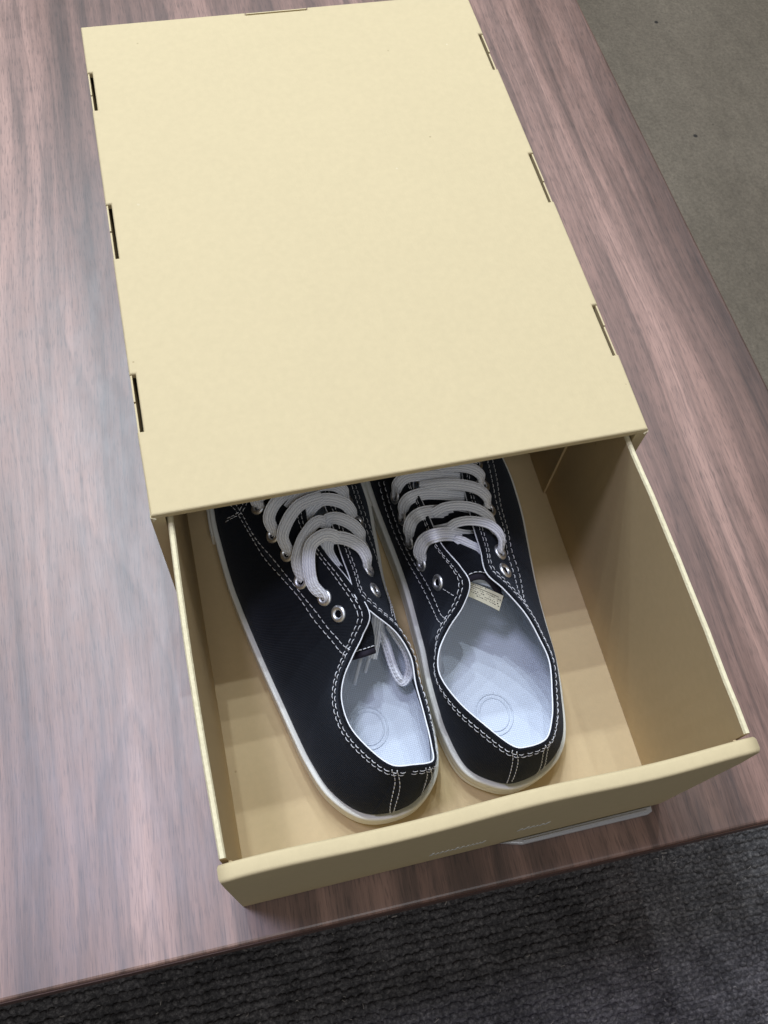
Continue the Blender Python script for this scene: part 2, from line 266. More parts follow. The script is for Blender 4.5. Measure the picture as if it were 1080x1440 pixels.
LACE_B = [([[12.88, -1.34, 5.1], [12.78, -1.25, 5.5], [12.67, -0.97, 6.13], [12.9, -0.77, 6.92], [13.33, -0.94, 7.71], [14.25, -0.69, 6.97], [15.31, -0.8, 6.4], [16.3, -0.69, 5.83]], 7.4), ([[16.68, -2.08, 6.48], [16.73, -1.92, 6.83], [16.81, -1.57, 7.18], [16.59, -1.11, 7.43], [16.12, -0.69, 7.53], [15.34, -0.38, 7.48], [14.69, -0.3, 7.33], [14.25, -0.3, 6.93], [13.4, -0.09, 6.43]], 5.0), ([[12.57, 0.14, 4.88], [12.53, 0.26, 5.28], [12.47, 0.44, 5.91], [12.67, 0.69, 6.51], [13.07, 0.68, 7.12], [13.94, 0.87, 6.66], [14.92, 0.81, 6.24], [16.02, 0.54, 5.81]], 7), ([[16.81, -0.57, 6.25], [16.77, -0.35, 6.6], [16.58, -0.15, 6.95], [16.07, 0.29, 7.2], [15.31, 0.63, 7.25], [14.4, 0.78, 7.15], [13.73, 0.71, 6.8]], 5.2), ([[12.49, 1.47, 5.12], [12.49, 1.62, 5.52], [12.52, 1.81, 6.15], [12.84, 1.89, 6.69], [13.62, 2.03, 6.62], [14.58, 1.88, 6.55], [15.89, 1.76, 6.05]], 6.8), ([[16.98, 0.75, 5.96], [16.93, 0.93, 6.31], [16.89, 1.14, 6.66], [16.49, 1.57, 6.91], [15.71, 1.93, 7.01], [14.69, 2.21, 6.96], [13.52, 2.51, 6.51]], 6.2), ([[12.43, 2.84, 5.07], [12.43, 2.98, 5.47], [12.48, 3.08, 6.1], [12.93, 3.26, 6.49], [13.62, 3.22, 6.55], [14.62, 3.05, 6.5], [15.94, 2.94, 6.0]], 6.8), ([[17.14, 2.36, 5.63], [17.07, 2.45, 5.98], [17.05, 2.62, 6.33], [16.66, 2.96, 6.58], [15.96, 3.22, 6.68], [15.05, 3.38, 6.63], [14.23, 3.58, 6.18]], 6.2), ([[17.27, 3.93, 5.33], [17.21, 4.06, 5.68], [17.07, 4.2, 6.03], [16.49, 4.49, 6.28], [15.7, 4.63, 6.38], [14.77, 4.81, 6.08]], 6.4), ([[14.51, -0.93, 6.83], [14.96, -1.39, 6.83], [15.38, -1.7, 6.78], [15.93, -2.03, 6.63]], 6.5)]
TONGUE_A = [[[8.01, -5.78, 6.0], [8.57, -5.88, 6.5], [9.15, -5.75, 6.3]], [[7.99, -4.98, 6.3], [8.58, -5.13, 6.8], [9.27, -5.02, 6.5]], [[7.87, -3.89, 6.5], [8.54, -4.04, 6.9], [9.22, -3.95, 6.7]], [[7.57, -2.25, 6.4], [8.24, -2.44, 6.9], [8.99, -2.43, 6.5]], [[7.3, -0.51, 6.2], [8.02, -0.6, 6.6], [9.02, -0.66, 6.2]], [[7.1, 2.27, 5.7], [8.02, 2.1, 6.1], [9.06, 1.87, 5.7]]]
TONGUE_B = [[[14.01, -3.87, 6.3], [14.36, -3.44, 7.0], [15.03, -3.35, 7.2], [15.61, -3.66, 7.0], [16.14, -4.43, 6.2]], [[13.72, -2.93, 6.4], [14.2, -2.85, 6.9], [15.06, -2.84, 7.2], [15.8, -3.1, 6.9], [16.31, -3.59, 6.2]], [[13.35, -1.55, 6.2], [13.99, -1.5, 6.7], [14.9, -1.58, 6.9], [15.69, -1.81, 6.6], [16.3, -2.48, 6.0]], [[13.23, 0.76, 5.8], [13.86, 0.65, 6.2], [14.79, 0.57, 6.4], [15.65, 0.29, 6.2], [16.5, -0.07, 5.7]], [[13.15, 2.97, 5.4], [13.71, 2.91, 5.7], [14.79, 2.81, 5.9], [15.71, 2.52, 5.7], [16.61, 2.33, 5.3]]]
TAG = [[14.52, -3.31, 6.7], [16.14, -4.43, 6.6], [15.86, -4.97, 6.0], [14.39, -3.83, 6.1]]
TAG2 = [[14.66, -3.14, 6.8], [15.17, -3.29, 6.9], [15.83, -4.02, 6.7], [14.78, -3.36, 6.6]]
RINGS = [[8.42, -8.54, 2.6], [14.99, -9.26, 2.6]]
FREE = [[10.04, -3.71, 5.0], [9.86, -4.24, 4.7], [10.02, -4.95, 4.4], [10.11, -5.87, 4.2], [10.25, -6.6, 4.0], [10.48, -6.93, 3.9], [10.81, -6.76, 4.0], [10.98, -6.28, 4.3], [10.9, -5.59, 4.6], [10.58, -4.89, 5.0], [10.3, -4.27, 5.3]]
FREE2 = [[9.86, -3.67, 5.6], [9.69, -4.18, 5.2], [9.44, -4.84, 5.0], [9.13, -5.53, 4.4]]
AGLETS = [[8.64, -5.39, 4.3], [8.05, -6.5, 3.6], [9.09, -5.41, 4.3], [8.7, -6.06, 3.8]]
# ---------------- floor and carpet ----------------
ZF = -.42
fl = mesh_obj('floor', [(-4, -4, ZF - .006), (6, -4, ZF - .006), (6, 8, ZF - .006), (-4, 8, ZF - .006)], [(0, 1, 2, 3)], FLOOR); fl['kind'] = 'structure'
cb = box('carpet', (-2.2, 1.6, -2.2, .02, ZF - .005, ZF - .001), CARPET); cb['kind'] = 'structure'
def carpet_pile():
    V, F = [], []; pitch = .0078; nr = 66; ang = math.radians(-1.2)
    ph = [(.0, .0)] ; K = 6
    for r in range(nr):
        y = -.06 - r * pitch
        x = -.45 + rng.uniform(0, .01)
        while x < .80:
            ln = rng.uniform(.006, .0095); w = pitch * rng.uniform(.34, .46); h = rng.uniform(.0035, .0062); yy = y + rng.normal(0, .0006)
            b = len(V); segs = 5
            tw = rng.normal(0, .12)
            for k in range(segs):
                t = k / (segs - 1); xx = x + ln * t; a = math.sin(math.pi * min(max(t, .07), .93)) ** .55
                yc = yy + tw * (t - .5) * ln
                for q in range(5):
                    th = math.pi * q / 4; V.append((xx, yc + math.cos(th) * w * (.55 + .45 * a), ZF - .002 + math.sin(th) * h * a))
            for k in range(segs - 1):
                for q in range(4):
                    i = b + k * 5 + q; F.append((i, i + 1, i + 6, i + 5))
            x += ln * rng.uniform(.86, 1.02)
    V = np.array(V); c, s = math.cos(ang), math.sin(ang)
    V[:, 0], V[:, 1] = V[:, 0] * c - V[:, 1] * s, V[:, 0] * s + V[:, 1] * c
    o = mesh_obj('carpet_pile', V, F, CARPET, smooth=True); o['kind'] = 'stuff'
    o['label'] = 'dark charcoal ribbed loop pile carpet in front of the table'; o['category'] = 'carpet'
carpet_pile()
def fibres():
    V, F = [], []
    for k in range(900):
        x, y = rng.uniform(-.45, .75), rng.uniform(-.55, -.10)
        a = rng.uniform(0, 6.28) if rng.random() < .5 else rng.normal(0, .3)
        ln = rng.uniform(.0015, .0055); z = ZF + rng.uniform(.002, .0045); w = rng.uniform(.00015, .0004); cu = rng.normal(0, .6); pts = []
        for t in range(4):
            pts.append((x, y, z + .001 * math.sin(t))); x += math.cos(a) * ln / 3; y += math.sin(a) * ln / 3; a += cu
        b = len(V); n = (-math.sin(a) * w, math.cos(a) * w)
        for p in pts: V += [(p[0] - n[0], p[1] - n[1], p[2]), (p[0] + n[0], p[1] + n[1], p[2]), (p[0], p[1], p[2] + w)]
        for t in range(3):
            i = b + t * 3
            F += [(i, i + 1, i + 4, i + 3), (i + 1, i + 2, i + 5, i + 4), (i + 2, i, i + 3, i + 5)]
    o = mesh_obj('carpet_lint', V, F, FIBRE); o['kind'] = 'stuff'; o['label'] = 'pale stray fibres and lint caught in the dark carpet'; o['category'] = 'lint'
fibres()
# ---------------- table ----------------
table = thing('display_table', 'low walnut veneered display table under the open cardboard shoe box', 'table', (.0, .3, 0))
table.location = (0, 0, 0)
fy = lambda x: -.1678 - .0168 * (x + .11)
prism('table_top', [(-.95, fy(-.95)), (.3995, fy(.3995)), (.405, .95), (-.95, .95)], -.034, 0, WOOD, table, bev=.0018)
o = prism('edge_band', [(-.9495, fy(-.95) - .0006), (.4003, fy(.3995) - .0006), (.4058, .9495), (-.9495, .9495)], -.033, -.0022, EDGEWOOD, table)
for (x, y) in ((-.88, -.08), (.33, -.10), (-.88, .86), (.33, .86)): box('leg', (x - .03, x + .03, y - .03, y + .03, ZF - .004, -.034), WOOD, table, .002)
# ---------------- sleeve ----------------
W, L, H, HD, D = .235, .3247, .1334, .1254, .1529
SL = thing('shoe_box_sleeve', 'kraft cardboard outer sleeve of a shoe box with notched fold edges', 'box sleeve')
notL = [(.0435, .0755), (.1470, .1838), (.2545, .2850)]; notR = [(.0440, .0757), (.1475, .1845), (.2545, .2863)]; notB = [(.0962, .1338)]
def ring_pts():
    nd, e = .0029, .0009
    P = [(0.0008, 0), (W - .0008, 0)]
    for a, b in notR: P += [(W, a), (W - nd, a), (W - nd, b), (W, b)]
    P += [(W, L)]
    for a, b in reversed(notB): P += [(b, L), (b, L - .0022), (a, L - .0022), (a, L)]
    P += [(0, L)]
    for a, b in reversed(notL): P += [(0, b), (nd, b), (nd, a), (0, a)]
    return P
prism('top_panel', ring_pts(), H - .0034, H, CARD, SL, bev=.0011)
def side(xo, sgn, nots, name='side_wall'):
    X = lambda a, b: (xo + a, xo + b) if sgn > 0 else (xo - b, xo - a)
    bm = bmesh.new()
    x0, x1 = X(.0003, .0011); add_box(bm, x0, x1, .0012, L - .001, .0004, H - .0038)
    for a, b in nots: 
        m_ = a + (b - a) * rng.uniform(.4, .6)
        add_box(bm, x0, x1, a + .0003, m_ - .0002, H - .0042, H - .0012 - rng.uniform(0, .0006)); add_box(bm, x0, x1, m_ + .0002, b - .0003, H - .0042, H - .0008)
    x0, x1 = X(.0044, .0064); add_box(bm, x0, x1, .0012, L - .001, .0004, H - .0036)
    x0, x1 = X(.0002, .0064); add_box(bm, x0, x1, -.0002, .0012, .0002, H - .0016, bev=.0005)
    return bm_obj(name, bm, CARD, SL)
side(0, 1, notL); side(W, -1, notR)
def hollow(xo, sgn):
    x = (xo + .0012, xo + .0043) if sgn > 0 else (xo - .0043, xo - .0012)
    return box('hollow_shade', (x[0], x[1], .002, L - .002, .001, H - .016), SLOTSHADE, SL)  # filler between the wall sheets, coloured dark as the hollow's shade
hollow(0, 1); hollow(W, -1)
box('back_wall', (.0066, W - .0066, L - .0042, L - .0006, .0004, H - .0037), CARD, SL)
box('back_liner', (.0966, .1334, L - .0008, L - .0001, H - .020, H - .0006), CARD, SL)
box('back_slot_shade', (.0966, .1334, L - .0030, L - .0009, H - .0125, H - .0036), SLOTSHADE, SL)  # dark block painting the shade inside the back slot
box('bottom_panel', (.0066, W - .0066, .0012, L - .0045, .0002, .0010), CARD, SL)
# torn paper at the front corners of the sleeve
for x, s in ((0.0005, 1), (W - .0005, -1)):
    V = [(x, -.0004, H - .0018), (x + s * .0022, -.0010, H - .0026), (x + s * .0008, -.0009, H - .0046), (x - s * .0004, .0010, H - .0030), (x, .0008, H - .0016)]
    mesh_obj('corner_tab', V + [(a, b + .0006, c) for a, b, c in V], [(0, 1, 2, 3, 4), (9, 8, 7, 6, 5), (0, 5, 6, 1), (1, 6, 7, 2), (2, 7, 8, 3), (3, 8, 9, 4), (4, 9, 5, 0)], EDGE, SL)
# ---------------- drawer ----------------
DR = thing('shoe_box_tray', 'open kraft cardboard tray pulled out of the box sleeve, holding both sneakers', 'box tray')
xl, xr = .0072, W - .0072
def bowed_wall(xa, th, sgn, zt, name):
    V, F, UV = [], [], []; n = 40; y0, y1 = -D + .0088, L - .012
    prof = [(0, .0042), (0, zt - .0012), (.0006, zt - .0002), (th / 2, zt), (th - .0006, zt - .0002), (th, zt - .0012), (th, .0042)]
    for k in range(n + 1):
        y = y0 + (y1 - y0) * k / n; t = (y - y0) / (.16)
        bow = .0012 * math.sin(math.pi * min(max(t, 0), 1)); wob = .00025 * math.sin(y * 170) + .0002 * math.sin(y * 417)
        for j, (a, z) in enumerate(prof): V.append((xa - sgn * bow * (z / zt) + sgn * a, y, z + (wob if 0 < j < 6 else 0)))
    m = len(prof)
    for k in range(n):
        for j in range(m - 1): F.append((k * m + j, k * m + j + 1, (k + 1) * m + j + 1, (k + 1) * m + j))
    F += [tuple(range(m)), tuple(range(n * m, n * m + m))]
    return mesh_obj(name, V, F, CARD_IN, DR)
wl = bowed_wall(xl, .0027, 1, HD, 'side_wall'); wr = bowed_wall(xr, .0027, -1, HD, 'side_wall')
for w in (wl, wr):
    bm = bmesh.new(); bm.from_mesh(w.data); bmesh.ops.recalc_face_normals(bm, faces=bm.faces); bm.to_mesh(w.data); bm.free()
    w.data.materials.append(EDGE)
    for p in w.data.polygons:
        if p.center.z > HD - .0016: p.material_index = 1
box('floor_panel', (xl, xr, -D + .004, L - .012, .0012, .0040), CARD_IN, DR)
box('back_wall', (xl + .003, xr - .003, L - .0155, L - .0122, .0042, HD), CARD_IN, DR)
def front_panel():
    bm = bmesh.new(); x0, x1 = .0066, W - .0062
    n = 12; r = .0034; prof = [(-D, .0012), (-D, HD - .02), (-D, HD - .0035)]
    q_ = .0016
    for k in range(5):
        a = math.pi - math.pi / 2 * k / 4; prof.append((-D + q_ + math.cos(a) * q_, HD - q_ + math.sin(a) * q_))
    for k in range(5):
        a = math.pi / 2 - math.pi / 2 * k / 4; prof.append((-D + 2 * r - q_ + math.cos(a) * q_, HD - q_ + math.sin(a) * q_))
    prof += [(-D + 2 * r, HD - .004), (-D + 2 * r, HD - .02), (-D + 2 * r, .0042)]; prof.append((-D + .0038, .0042)); prof.append((-D + .0038, .0012))
    m = len(prof); V, F = [], []
    xs = np.linspace(x0, x1, 40)
    for i, x in enumerate(xs):
        e = min(x - x0, x1 - x); pin = max(0, 1 - e / .003)
        for j, (y, z) in enumerate(prof):
            top = max(0, (z - HD + .012) / .012)
            yy = y + .0006 * math.sin(x * 60) * top; zz = z - pin * .0010 * top + .0003 * math.sin(x * 95)* top
            xx = x + (.0010 * pin * math.sin((y + D) / (2 * r) * math.pi) * (1 if x > .1 else -1)) * top
            V.append((xx, yy, zz))
    for i in range(len(xs) - 1):
        for j in range(m): F.append((i * m + j, i * m + (j + 1) % m, (i + 1) * m + (j + 1) % m, (i + 1) * m + j))
    F += [tuple(range(m)), tuple(range((len(xs) - 1) * m, len(xs) * m))]
    o = mesh_obj('front_panel', V, F, CARD, DR)
    bm.from_mesh(o.data); bmesh.ops.recalc_face_normals(bm, faces=bm.faces); bm.to_mesh(o.data); bm.free()
    for p in o.data.polygons:
        zz = [o.data.vertices[i].co.z for i in p.vertices]; p.use_smooth = abs(p.normal.x) < .5 and max(zz) - min(zz) < .0019 and p.center.z > .1
    return o
FP = front_panel()
# inner flap on the right wall with its cut edge, little corner tabs
box('inner_flap', (xr - .0044, xr - .0030, .0365, L - .02, .0043, HD - .006), CARD_IN, DR)
box('corner_flap', (xr - .0042, xr - .0029, -D + .0070, -D + .0085, .0043, HD - .009), CARD_IN, DR)
box('corner_flap', (xl + .0029, xl + .0042, -D + .0070, -D + .0085, .0043, HD - .009), CARD_IN, DR)
# sticker and printed marks on the front face
def slab(name, pts, m, parent):
    n = len(pts) // 2; return mesh_obj(name, pts, [tuple(range(n)), tuple(range(2 * n - 1, n - 1, -1))] + [(i, (i + 1) % n, n + (i + 1) % n, n + i) for i in range(n)], m, parent)
y1 = -D - .0004
stk = prism('plastic_strip', [(.1390, -D - .0002), (.1500, -D - .0034), (.2195, -D - .0040), (.2222, -D - .0030), (.2225, -D - .0002)], .0012, .0046, STICK, DR, bev=.0010)
prism('strip_ridge', [(.1500, -D - .0014), (.1520, -D - .0024), (.2190, -D - .0028), (.2190, -D - .0014)], .0045, .0054, STICK, stk, bev=.0004)
for xa, xb, z0 in ((.098, .125, .030), (.139, .153, .046)):
    V, F = [], []; x = xa
    while x < xb:
        w = rng.uniform(.0012, .0026); h = rng.uniform(.0045, .0085); b = len(V); sk = .0008
        for q in ((x, z0), (x + w * .6, z0), (x + w * .6 + sk, z0 + h), (x + sk, z0 + h)): V.append((q[0], y1 + .0002, q[1]))
        for q in ((x, z0), (x + w * .6, z0), (x + w * .6 + sk, z0 + h), (x + sk, z0 + h)): V.append((q[0], y1 + .0008, q[1]))
        F += [(b, b + 1, b + 2, b + 3), (b, b + 4, b + 5, b + 1), (b + 1, b + 5, b + 6, b + 2), (b + 2, b + 6, b + 7, b + 3), (b + 3, b + 7, b + 4, b)]
        x += w + .0005
    mesh_obj('printed_mark', V, F, PALEINK, DR)

# ---------------- sneakers ----------------
S = .01
def grid_faces(nu, nv, closed):
    F = []
    for i in range(nu if closed else nu - 1):
        a, b = i * nv, ((i + 1) % nu) * nv
        for j in range(nv - 1): F.append((a + j, b + j, b + j + 1, a + j + 1))
    return F
def arc_uv(P, nu, nv):
    P = P.reshape(nu, nv, 3); dv = np.linalg.norm(np.diff(P, axis=1), axis=2).cumsum(1); dv = np.concatenate([np.zeros((nu, 1)), dv], 1)
    mid = P[:, nv // 2]; du = np.linalg.norm(np.diff(mid, axis=0), axis=1).cumsum(); du = np.concatenate([[0], du])
    return np.stack([np.repeat(du[:, None], nv, 1), dv], 2).reshape(-1, 2)
def patch(last, name, m, parent, us, v0, v1, nv, off, closed=False, skirt=None, smooth=True):
    us = np.asarray(us, float); nu = len(us); v0 = np.broadcast_to(v0, nu); v1 = np.broadcast_to(v1, nu)
    T = np.linspace(0, 1, nv); U = np.repeat(us[:, None], nv, 1); V = v0[:, None] * (1 - T) + v1[:, None] * T
    o = np.full((nu, nv), float(off))
    if skirt:      # rows that roll the edge over at v1 (and v0 / ends)
        o[:, -1] = skirt; 
        if skirt == 'x': pass
    P = last.S(U.ravel(), V.ravel(), o.ravel())
    uv = arc_uv(P, nu, nv)
    return mesh_obj(name, P * S, grid_faces(nu, nv, closed), m, parent, smooth, uv)
def tube(pts, r, seg=6, flat=1.0, nrm=None, closed=False):
    P = np.asarray(pts, float); n = len(P)
    T = np.roll(P, -1, 0) - np.roll(P, 1, 0)
    if not closed: T[0] = P[1] - P[0]; T[-1] = P[-1] - P[-2]
    T /= np.maximum(np.linalg.norm(T, axis=1)[:, None], 1e-9)
    N = np.tile([0, 0, 1.0], (n, 1)) if nrm is None else np.asarray(nrm, float)
    B = np.cross(T, N); B /= np.maximum(np.linalg.norm(B, axis=1)[:, None], 1e-9); N = np.cross(B, T)
    a = np.linspace(0, 2 * np.pi, seg, endpoint=False)
    V = P[:, None] + r * (np.cos(a)[None, :, None] * B[:, None] + flat * np.sin(a)[None, :, None] * N[:, None])
    V = V.reshape(-1, 3); F = []
    for i in range(n if closed else n - 1):
        for j in range(seg): F.append((i * seg + j, i * seg + (j + 1) % seg, ((i + 1) % n) * seg + (j + 1) % seg, ((i + 1) % n) * seg + j))
    if not closed: F += [tuple(range(seg))[::-1], tuple(range((n - 1) * seg, n * seg))]
    return V, F
class Acc:
    def __init__(s): s.V, s.F, s.n = [], [], 0
    def add(s, V, F): s.V.append(np.asarray(V)); s.F += [tuple(i + s.n for i in f) for f in F]; s.n += len(V)
    def obj(s, name, m, parent, smooth=True): return mesh_obj(name, np.concatenate(s.V) * S, s.F, m, parent, smooth)
def stitch_run(acc, P, N, ln=.27, gap=.09, r=.020):
    d = np.concatenate([[0], np.linalg.norm(np.diff(P, axis=0), axis=1).cumsum()]); t = 0
    at = lambda A, q: np.array([np.interp(q, d, A[:, k]) for k in range(3)])
    while t + ln < d[-1]:
        l_ = ln * rng.uniform(.85, 1.1); pts = [at(P, t + l_ * k / 3) for k in range(4)]; ns = [at(N, t + l_ * k / 3) for k in range(4)]
        pts = [p + n_ * b for p, n_, b in zip(pts, ns, (-.025, .012, .012, -.025))]
        acc.add(*tube(pts, r * rng.uniform(.85, 1.15), 5, .8, ns)); t += l_ + gap * rng.uniform(.8, 1.3)
def run_uv(last, uv, off, n=60, unwrap=True):
    q = np.array(uv, float)
    if unwrap:
        for k in range(1, len(q)):
            while q[k, 0] - q[k - 1, 0] > last.n / 2: q[k:, 0] -= last.n
            while q[k, 0] - q[k - 1, 0] < -last.n / 2: q[k:, 0] += last.n
    t = np.linspace(0, len(q) - 1, n); q = crom(q, t, False); q[:, 1] = np.clip(q[:, 1], 0, 1)
    return last.S(q[:, 0], q[:, 1], off), last.N(q[:, 0], q[:, 1])
def vdist(last, u, d):
    """v at arc distance d below the top edge"""
    vv = np.linspace(1, .3, 60); P = last.S(np.full(60, u), vv); a = np.concatenate([[0], np.linalg.norm(np.diff(P, axis=0), axis=1).cumsum()])
    return float(np.interp(d, a, vv))
def lace(name, pts, w, side_sign, m, parent, th=1.8, w0=.6, hint=None):
    P = np.array(pts, float); n = 14 * (len(P) - 1); t = np.linspace(0, len(P) - 1, n); Q = crom(P, t, False)
    T = np.gradient(Q, axis=0); T /= np.linalg.norm(T, axis=1)[:, None]
    f = t / t[-1]
    a = np.clip(1 - f * 1.9, 0, 1)
    h = np.stack([side_sign * a * 1.1, np.full(n, -.32), np.full(n, .8)], 1) if hint is None else np.tile(hint, (n, 1))
    B = np.cross(T, h); B /= np.linalg.norm(B, axis=1)[:, None]
    for k in range(1, n):      # transport: keep width direction steady
        if np.dot(B[k], B[k - 1]) < 0: B[k] = -B[k]
    for _ in range(6): B[1:-1] = (B[:-2] + B[1:-1] + B[2:]) / 3
    B -= T * (B * T).sum(1)[:, None]; B /= np.linalg.norm(B, axis=1)[:, None]; N = np.cross(B, T)
    ww = w * .1 / 2 * (w0 + (1 - w0) * np.clip(f * 4.5, 0, 1) ** .7); hh = th * .1 / 2 * (1 + .5 * np.clip(1 - f * 4, 0, 1))
    seg = 44; an = np.linspace(0, 2 * np.pi, seg, endpoint=False)
    cx = np.sign(np.cos(an)) * np.abs(np.cos(an)) ** .75; cy = np.sign(np.sin(an)) * np.abs(np.sin(an)) ** .6
    rib = 1 + .38 * np.cos(cx * 4 * np.pi) * (np.abs(cx) < .95)
    V = Q[:, None] + (ww[:, None] * cx)[:, :, None] * B[:, None] + (hh[:, None] * (cy * rib))[:, :, None] * N[:, None]
    V += (.05 * np.sin(cx * 1.5)[None, :, None] * 0)
    cup = -(cx ** 2) * .03; V += cup[None, :, None] * N[:, None]
    F = []
    for i in range(n - 1):
        for j in range(seg): F.append((i * seg + j, i * seg + (j + 1) % seg, (i + 1) * seg + (j + 1) % seg, (i + 1) * seg + j))
    F += [tuple(range(seg))[::-1], tuple(range((n - 1) * seg, n * seg))]
    d = np.concatenate([[0], np.linalg.norm(np.diff(Q, axis=0), axis=1).cumsum()])
    uv = np.stack([np.repeat(d[:, None], seg, 1), np.repeat((cx * w * .05)[None], n, 0)], 2).reshape(-1, 2) * 2
    return mesh_obj(name, V.reshape(-1, 3) * S, F, m, parent, True, uv)
def eyelet(last, u, v, parent, off=.07):
    P = last.S(u, v, off)[0]; N = last.N(np.array([u]), np.array([v]))[0]
    e = bpy.data.objects.new('eyelet', EYE_MESH); q = Vector(N).to_track_quat('Z', 'Y')
    e.matrix_world = Matrix.Translation(Vector(P) * S) @ q.to_matrix().to_4x4(); link(e, parent)
    h = bpy.data.objects.new('eyelet_hole', HOLE_MESH); h.matrix_local = Matrix.Identity(4); link(h, e)
def ring_mesh(name, prof, m, seg=32):
    V, F = [], []; k = len(prof)
    for i in range(seg):
        a = 2 * math.pi * i / seg
        for r, z in prof: V.append((r * math.cos(a), r * math.sin(a), z))
    for i in range(seg):
        for j in range(k - 1): F.append((i * k + j, ((i + 1) % seg) * k + j, ((i + 1) % seg) * k + j + 1, i * k + j + 1))
    me = bpy.data.meshes.new(name); me.from_pydata(V, [], F); me.materials.append(m); me.polygons.foreach_set('use_smooth', [True] * len(me.polygons)); return me
EYE_MESH = ring_mesh('eyelet', [(.0043, -.0004), (.0043, .0002), (.0038, .0008), (.0031, .0010), (.0024, .0008), (.0019, .0001), (.0017, -.0012)], METAL)
HOLE_MESH = ring_mesh('eyelet_hole', [(.00185, .0001), (.0009, .0001), (.00001, .0001)], HOLE)

def sneaker(rows, eyes, stitches, laces, tongue, label, cfg):
    last = Last(rows); n = last.n
    root = thing('sneaker', label, 'sneaker', group='pair of black canvas sneakers in the box drawer')
    NU = n * 12; us = np.arange(NU) / 12.0
    # upper with a rolled top edge
    nv = 40; T = np.concatenate([np.linspace(-.02, 1, nv), [1, 1, 1]]); O = np.concatenate([np.zeros(nv), [-.05, -.12, -.18]])
    T[0] = 0; O[0] = -.1
    U = np.repeat(us[:, None], len(T), 1); V = np.repeat(T[None], NU, 0); Of = np.repeat(O[None], NU, 0).copy()
    wr = .05 * np.sin(us * 1.7 + 1)[:, None] * np.sin(V * np.pi) ** 2 * np.exp(-((V - .5) / .25) ** 2)
    Of[:, :nv] += wr[:, :nv] * .6
    P = last.S(U.ravel(), V.ravel(), Of.ravel()).reshape(NU, len(T), 3); P[:, nv:nv + 2, 2] += .035
    P = P.reshape(-1, 3)
    upper = mesh_obj('upper', P * S, grid_faces(NU, len(T), True), CANVAS, root, True, arc_uv(P, NU, len(T)))
    # lining
    T2 = np.linspace(.03, 1, 26); U = np.repeat(us[:, None], 26, 1); V = np.repeat(T2[None], NU, 0)
    P = last.S(U.ravel(), V.ravel(), -.2).reshape(NU, 26, 3)
    P = P.reshape(-1, 3)
    mesh_obj('lining', P * S, [f[::-1] for f in grid_faces(NU, 26, True)], LINING, root, True, arc_uv(P, NU, 26))
    # white edge of the lining
    uu = np.arange(n * 10) / 10.0; Pp = last.S(uu, np.ones(len(uu)), -.16); Pp[:, 2] += .0
    V_, F_ = tube(Pp, .040, 8, 1.0, None, True); mesh_obj('collar_piping', V_ * S, F_, PIPING, root, True)
    # sole
    r = crom(last.r, us); e = crom(last.r[:, :2], us + .02) - crom(last.r[:, :2], us - .02)
    o = np.stack([e[:, 1], -e[:, 0]], 1); o /= np.linalg.norm(o, axis=1)[:, None]
    prof = [(-.6, .46), (.10, .44), (.17, .50), (.20, .62), (.21, 1.02), (.165, 1.07), (.165, 1.12), (.21, 1.17), (.21, 1.62), (.18, 1.68), (.18, 1.72), (.205, 1.77), (.20, 1.98), (.15, 2.05), (.06, 2.05), (-.1, 1.98), (-.5, 1.9)]
    k = len(prof); V_ = np.zeros((NU, k, 3))
    for j, (a, z) in enumerate(prof): V_[:, j, :2] = r[:, :2] + o * a; V_[:, j, 2] = z
    F_ = grid_faces(NU, k, True); F_.append(tuple(i * k for i in range(NU)))
    sole = mesh_obj('sole', V_.reshape(-1, 3) * S, F_, RUBBER, root, True)
    # ribbed toe bumper strip on the sole
    ub = np.arange(cfg['bump'][0], cfg['bump'][1], 1 / 24.0); rb = crom(last.r, ub); e = crom(last.r[:, :2], ub + .02) - crom(last.r[:, :2], ub - .02)
    ob = np.stack([e[:, 1], -e[:, 0]], 1); ob /= np.linalg.norm(ob, axis=1)[:, None]
    pj = [(.12, .58), (.30, .62)] + [(.33, .62 + .09 * q) for q in range(1, 13)] + [(.30, 1.76), (.12, 1.80)]
    V_ = np.zeros((len(ub), len(pj), 3))
    for j, (a, z) in enumerate(pj):
        amp = .03 if 1 < j < len(pj) - 2 else 0
        V_[:, j, :2] = rb[:, :2] + ob * (a + amp * np.where((np.arange(len(ub)) // 2 + j) % 2 == 0, 1, -1))[:, None]; V_[:, j, 2] = z
    F_ = grid_faces(len(ub), len(pj), False); F_ += [tuple(range(len(pj))), tuple(range((len(ub) - 1) * len(pj), len(ub) * len(pj)))]
    mesh_obj('toe_bumper', V_.reshape(-1, 3) * S, F_, RUBBER, sole)
    # insole
    ins = []; fr = np.linspace(1, 0, 14); c0, c1 = np.array(cfg['axis'][0]), np.array(cfg['axis'][1])
    inn = r[:, :2] - o * .36
    ax = c1 - c0; tt = np.clip(((inn - c0) @ ax) / (ax @ ax), 0, 1); foot = c0 + tt[:, None] * ax
    V_ = np.zeros((NU, 14, 3)); rg = np.array(cfg['ring'])
    for j, f in enumerate(fr):
        V_[:, j, :2] = foot + (inn - foot) * f; V_[:, j, 2] = 2.35 + .6 * f ** 5
    P = V_.reshape(-1, 3); io = mesh_obj('insole', P * S, grid_faces(NU, 14, True), LINING, root, True, P[:, :2])
    for rr in (.98, .78):
        a = np.linspace(0, 2 * np.pi, 64, endpoint=False); rp = np.stack([rg[0] + rr * np.cos(a), rg[1] + rr * 1.12 * np.sin(a), np.full(64, 2.37 if rr > .9 else 2.365)], 1)
        V_, F_ = tube(rp, .05, 8, .7, None, True); mesh_obj('ring_emboss', V_ * S, F_, LINING, io, True)
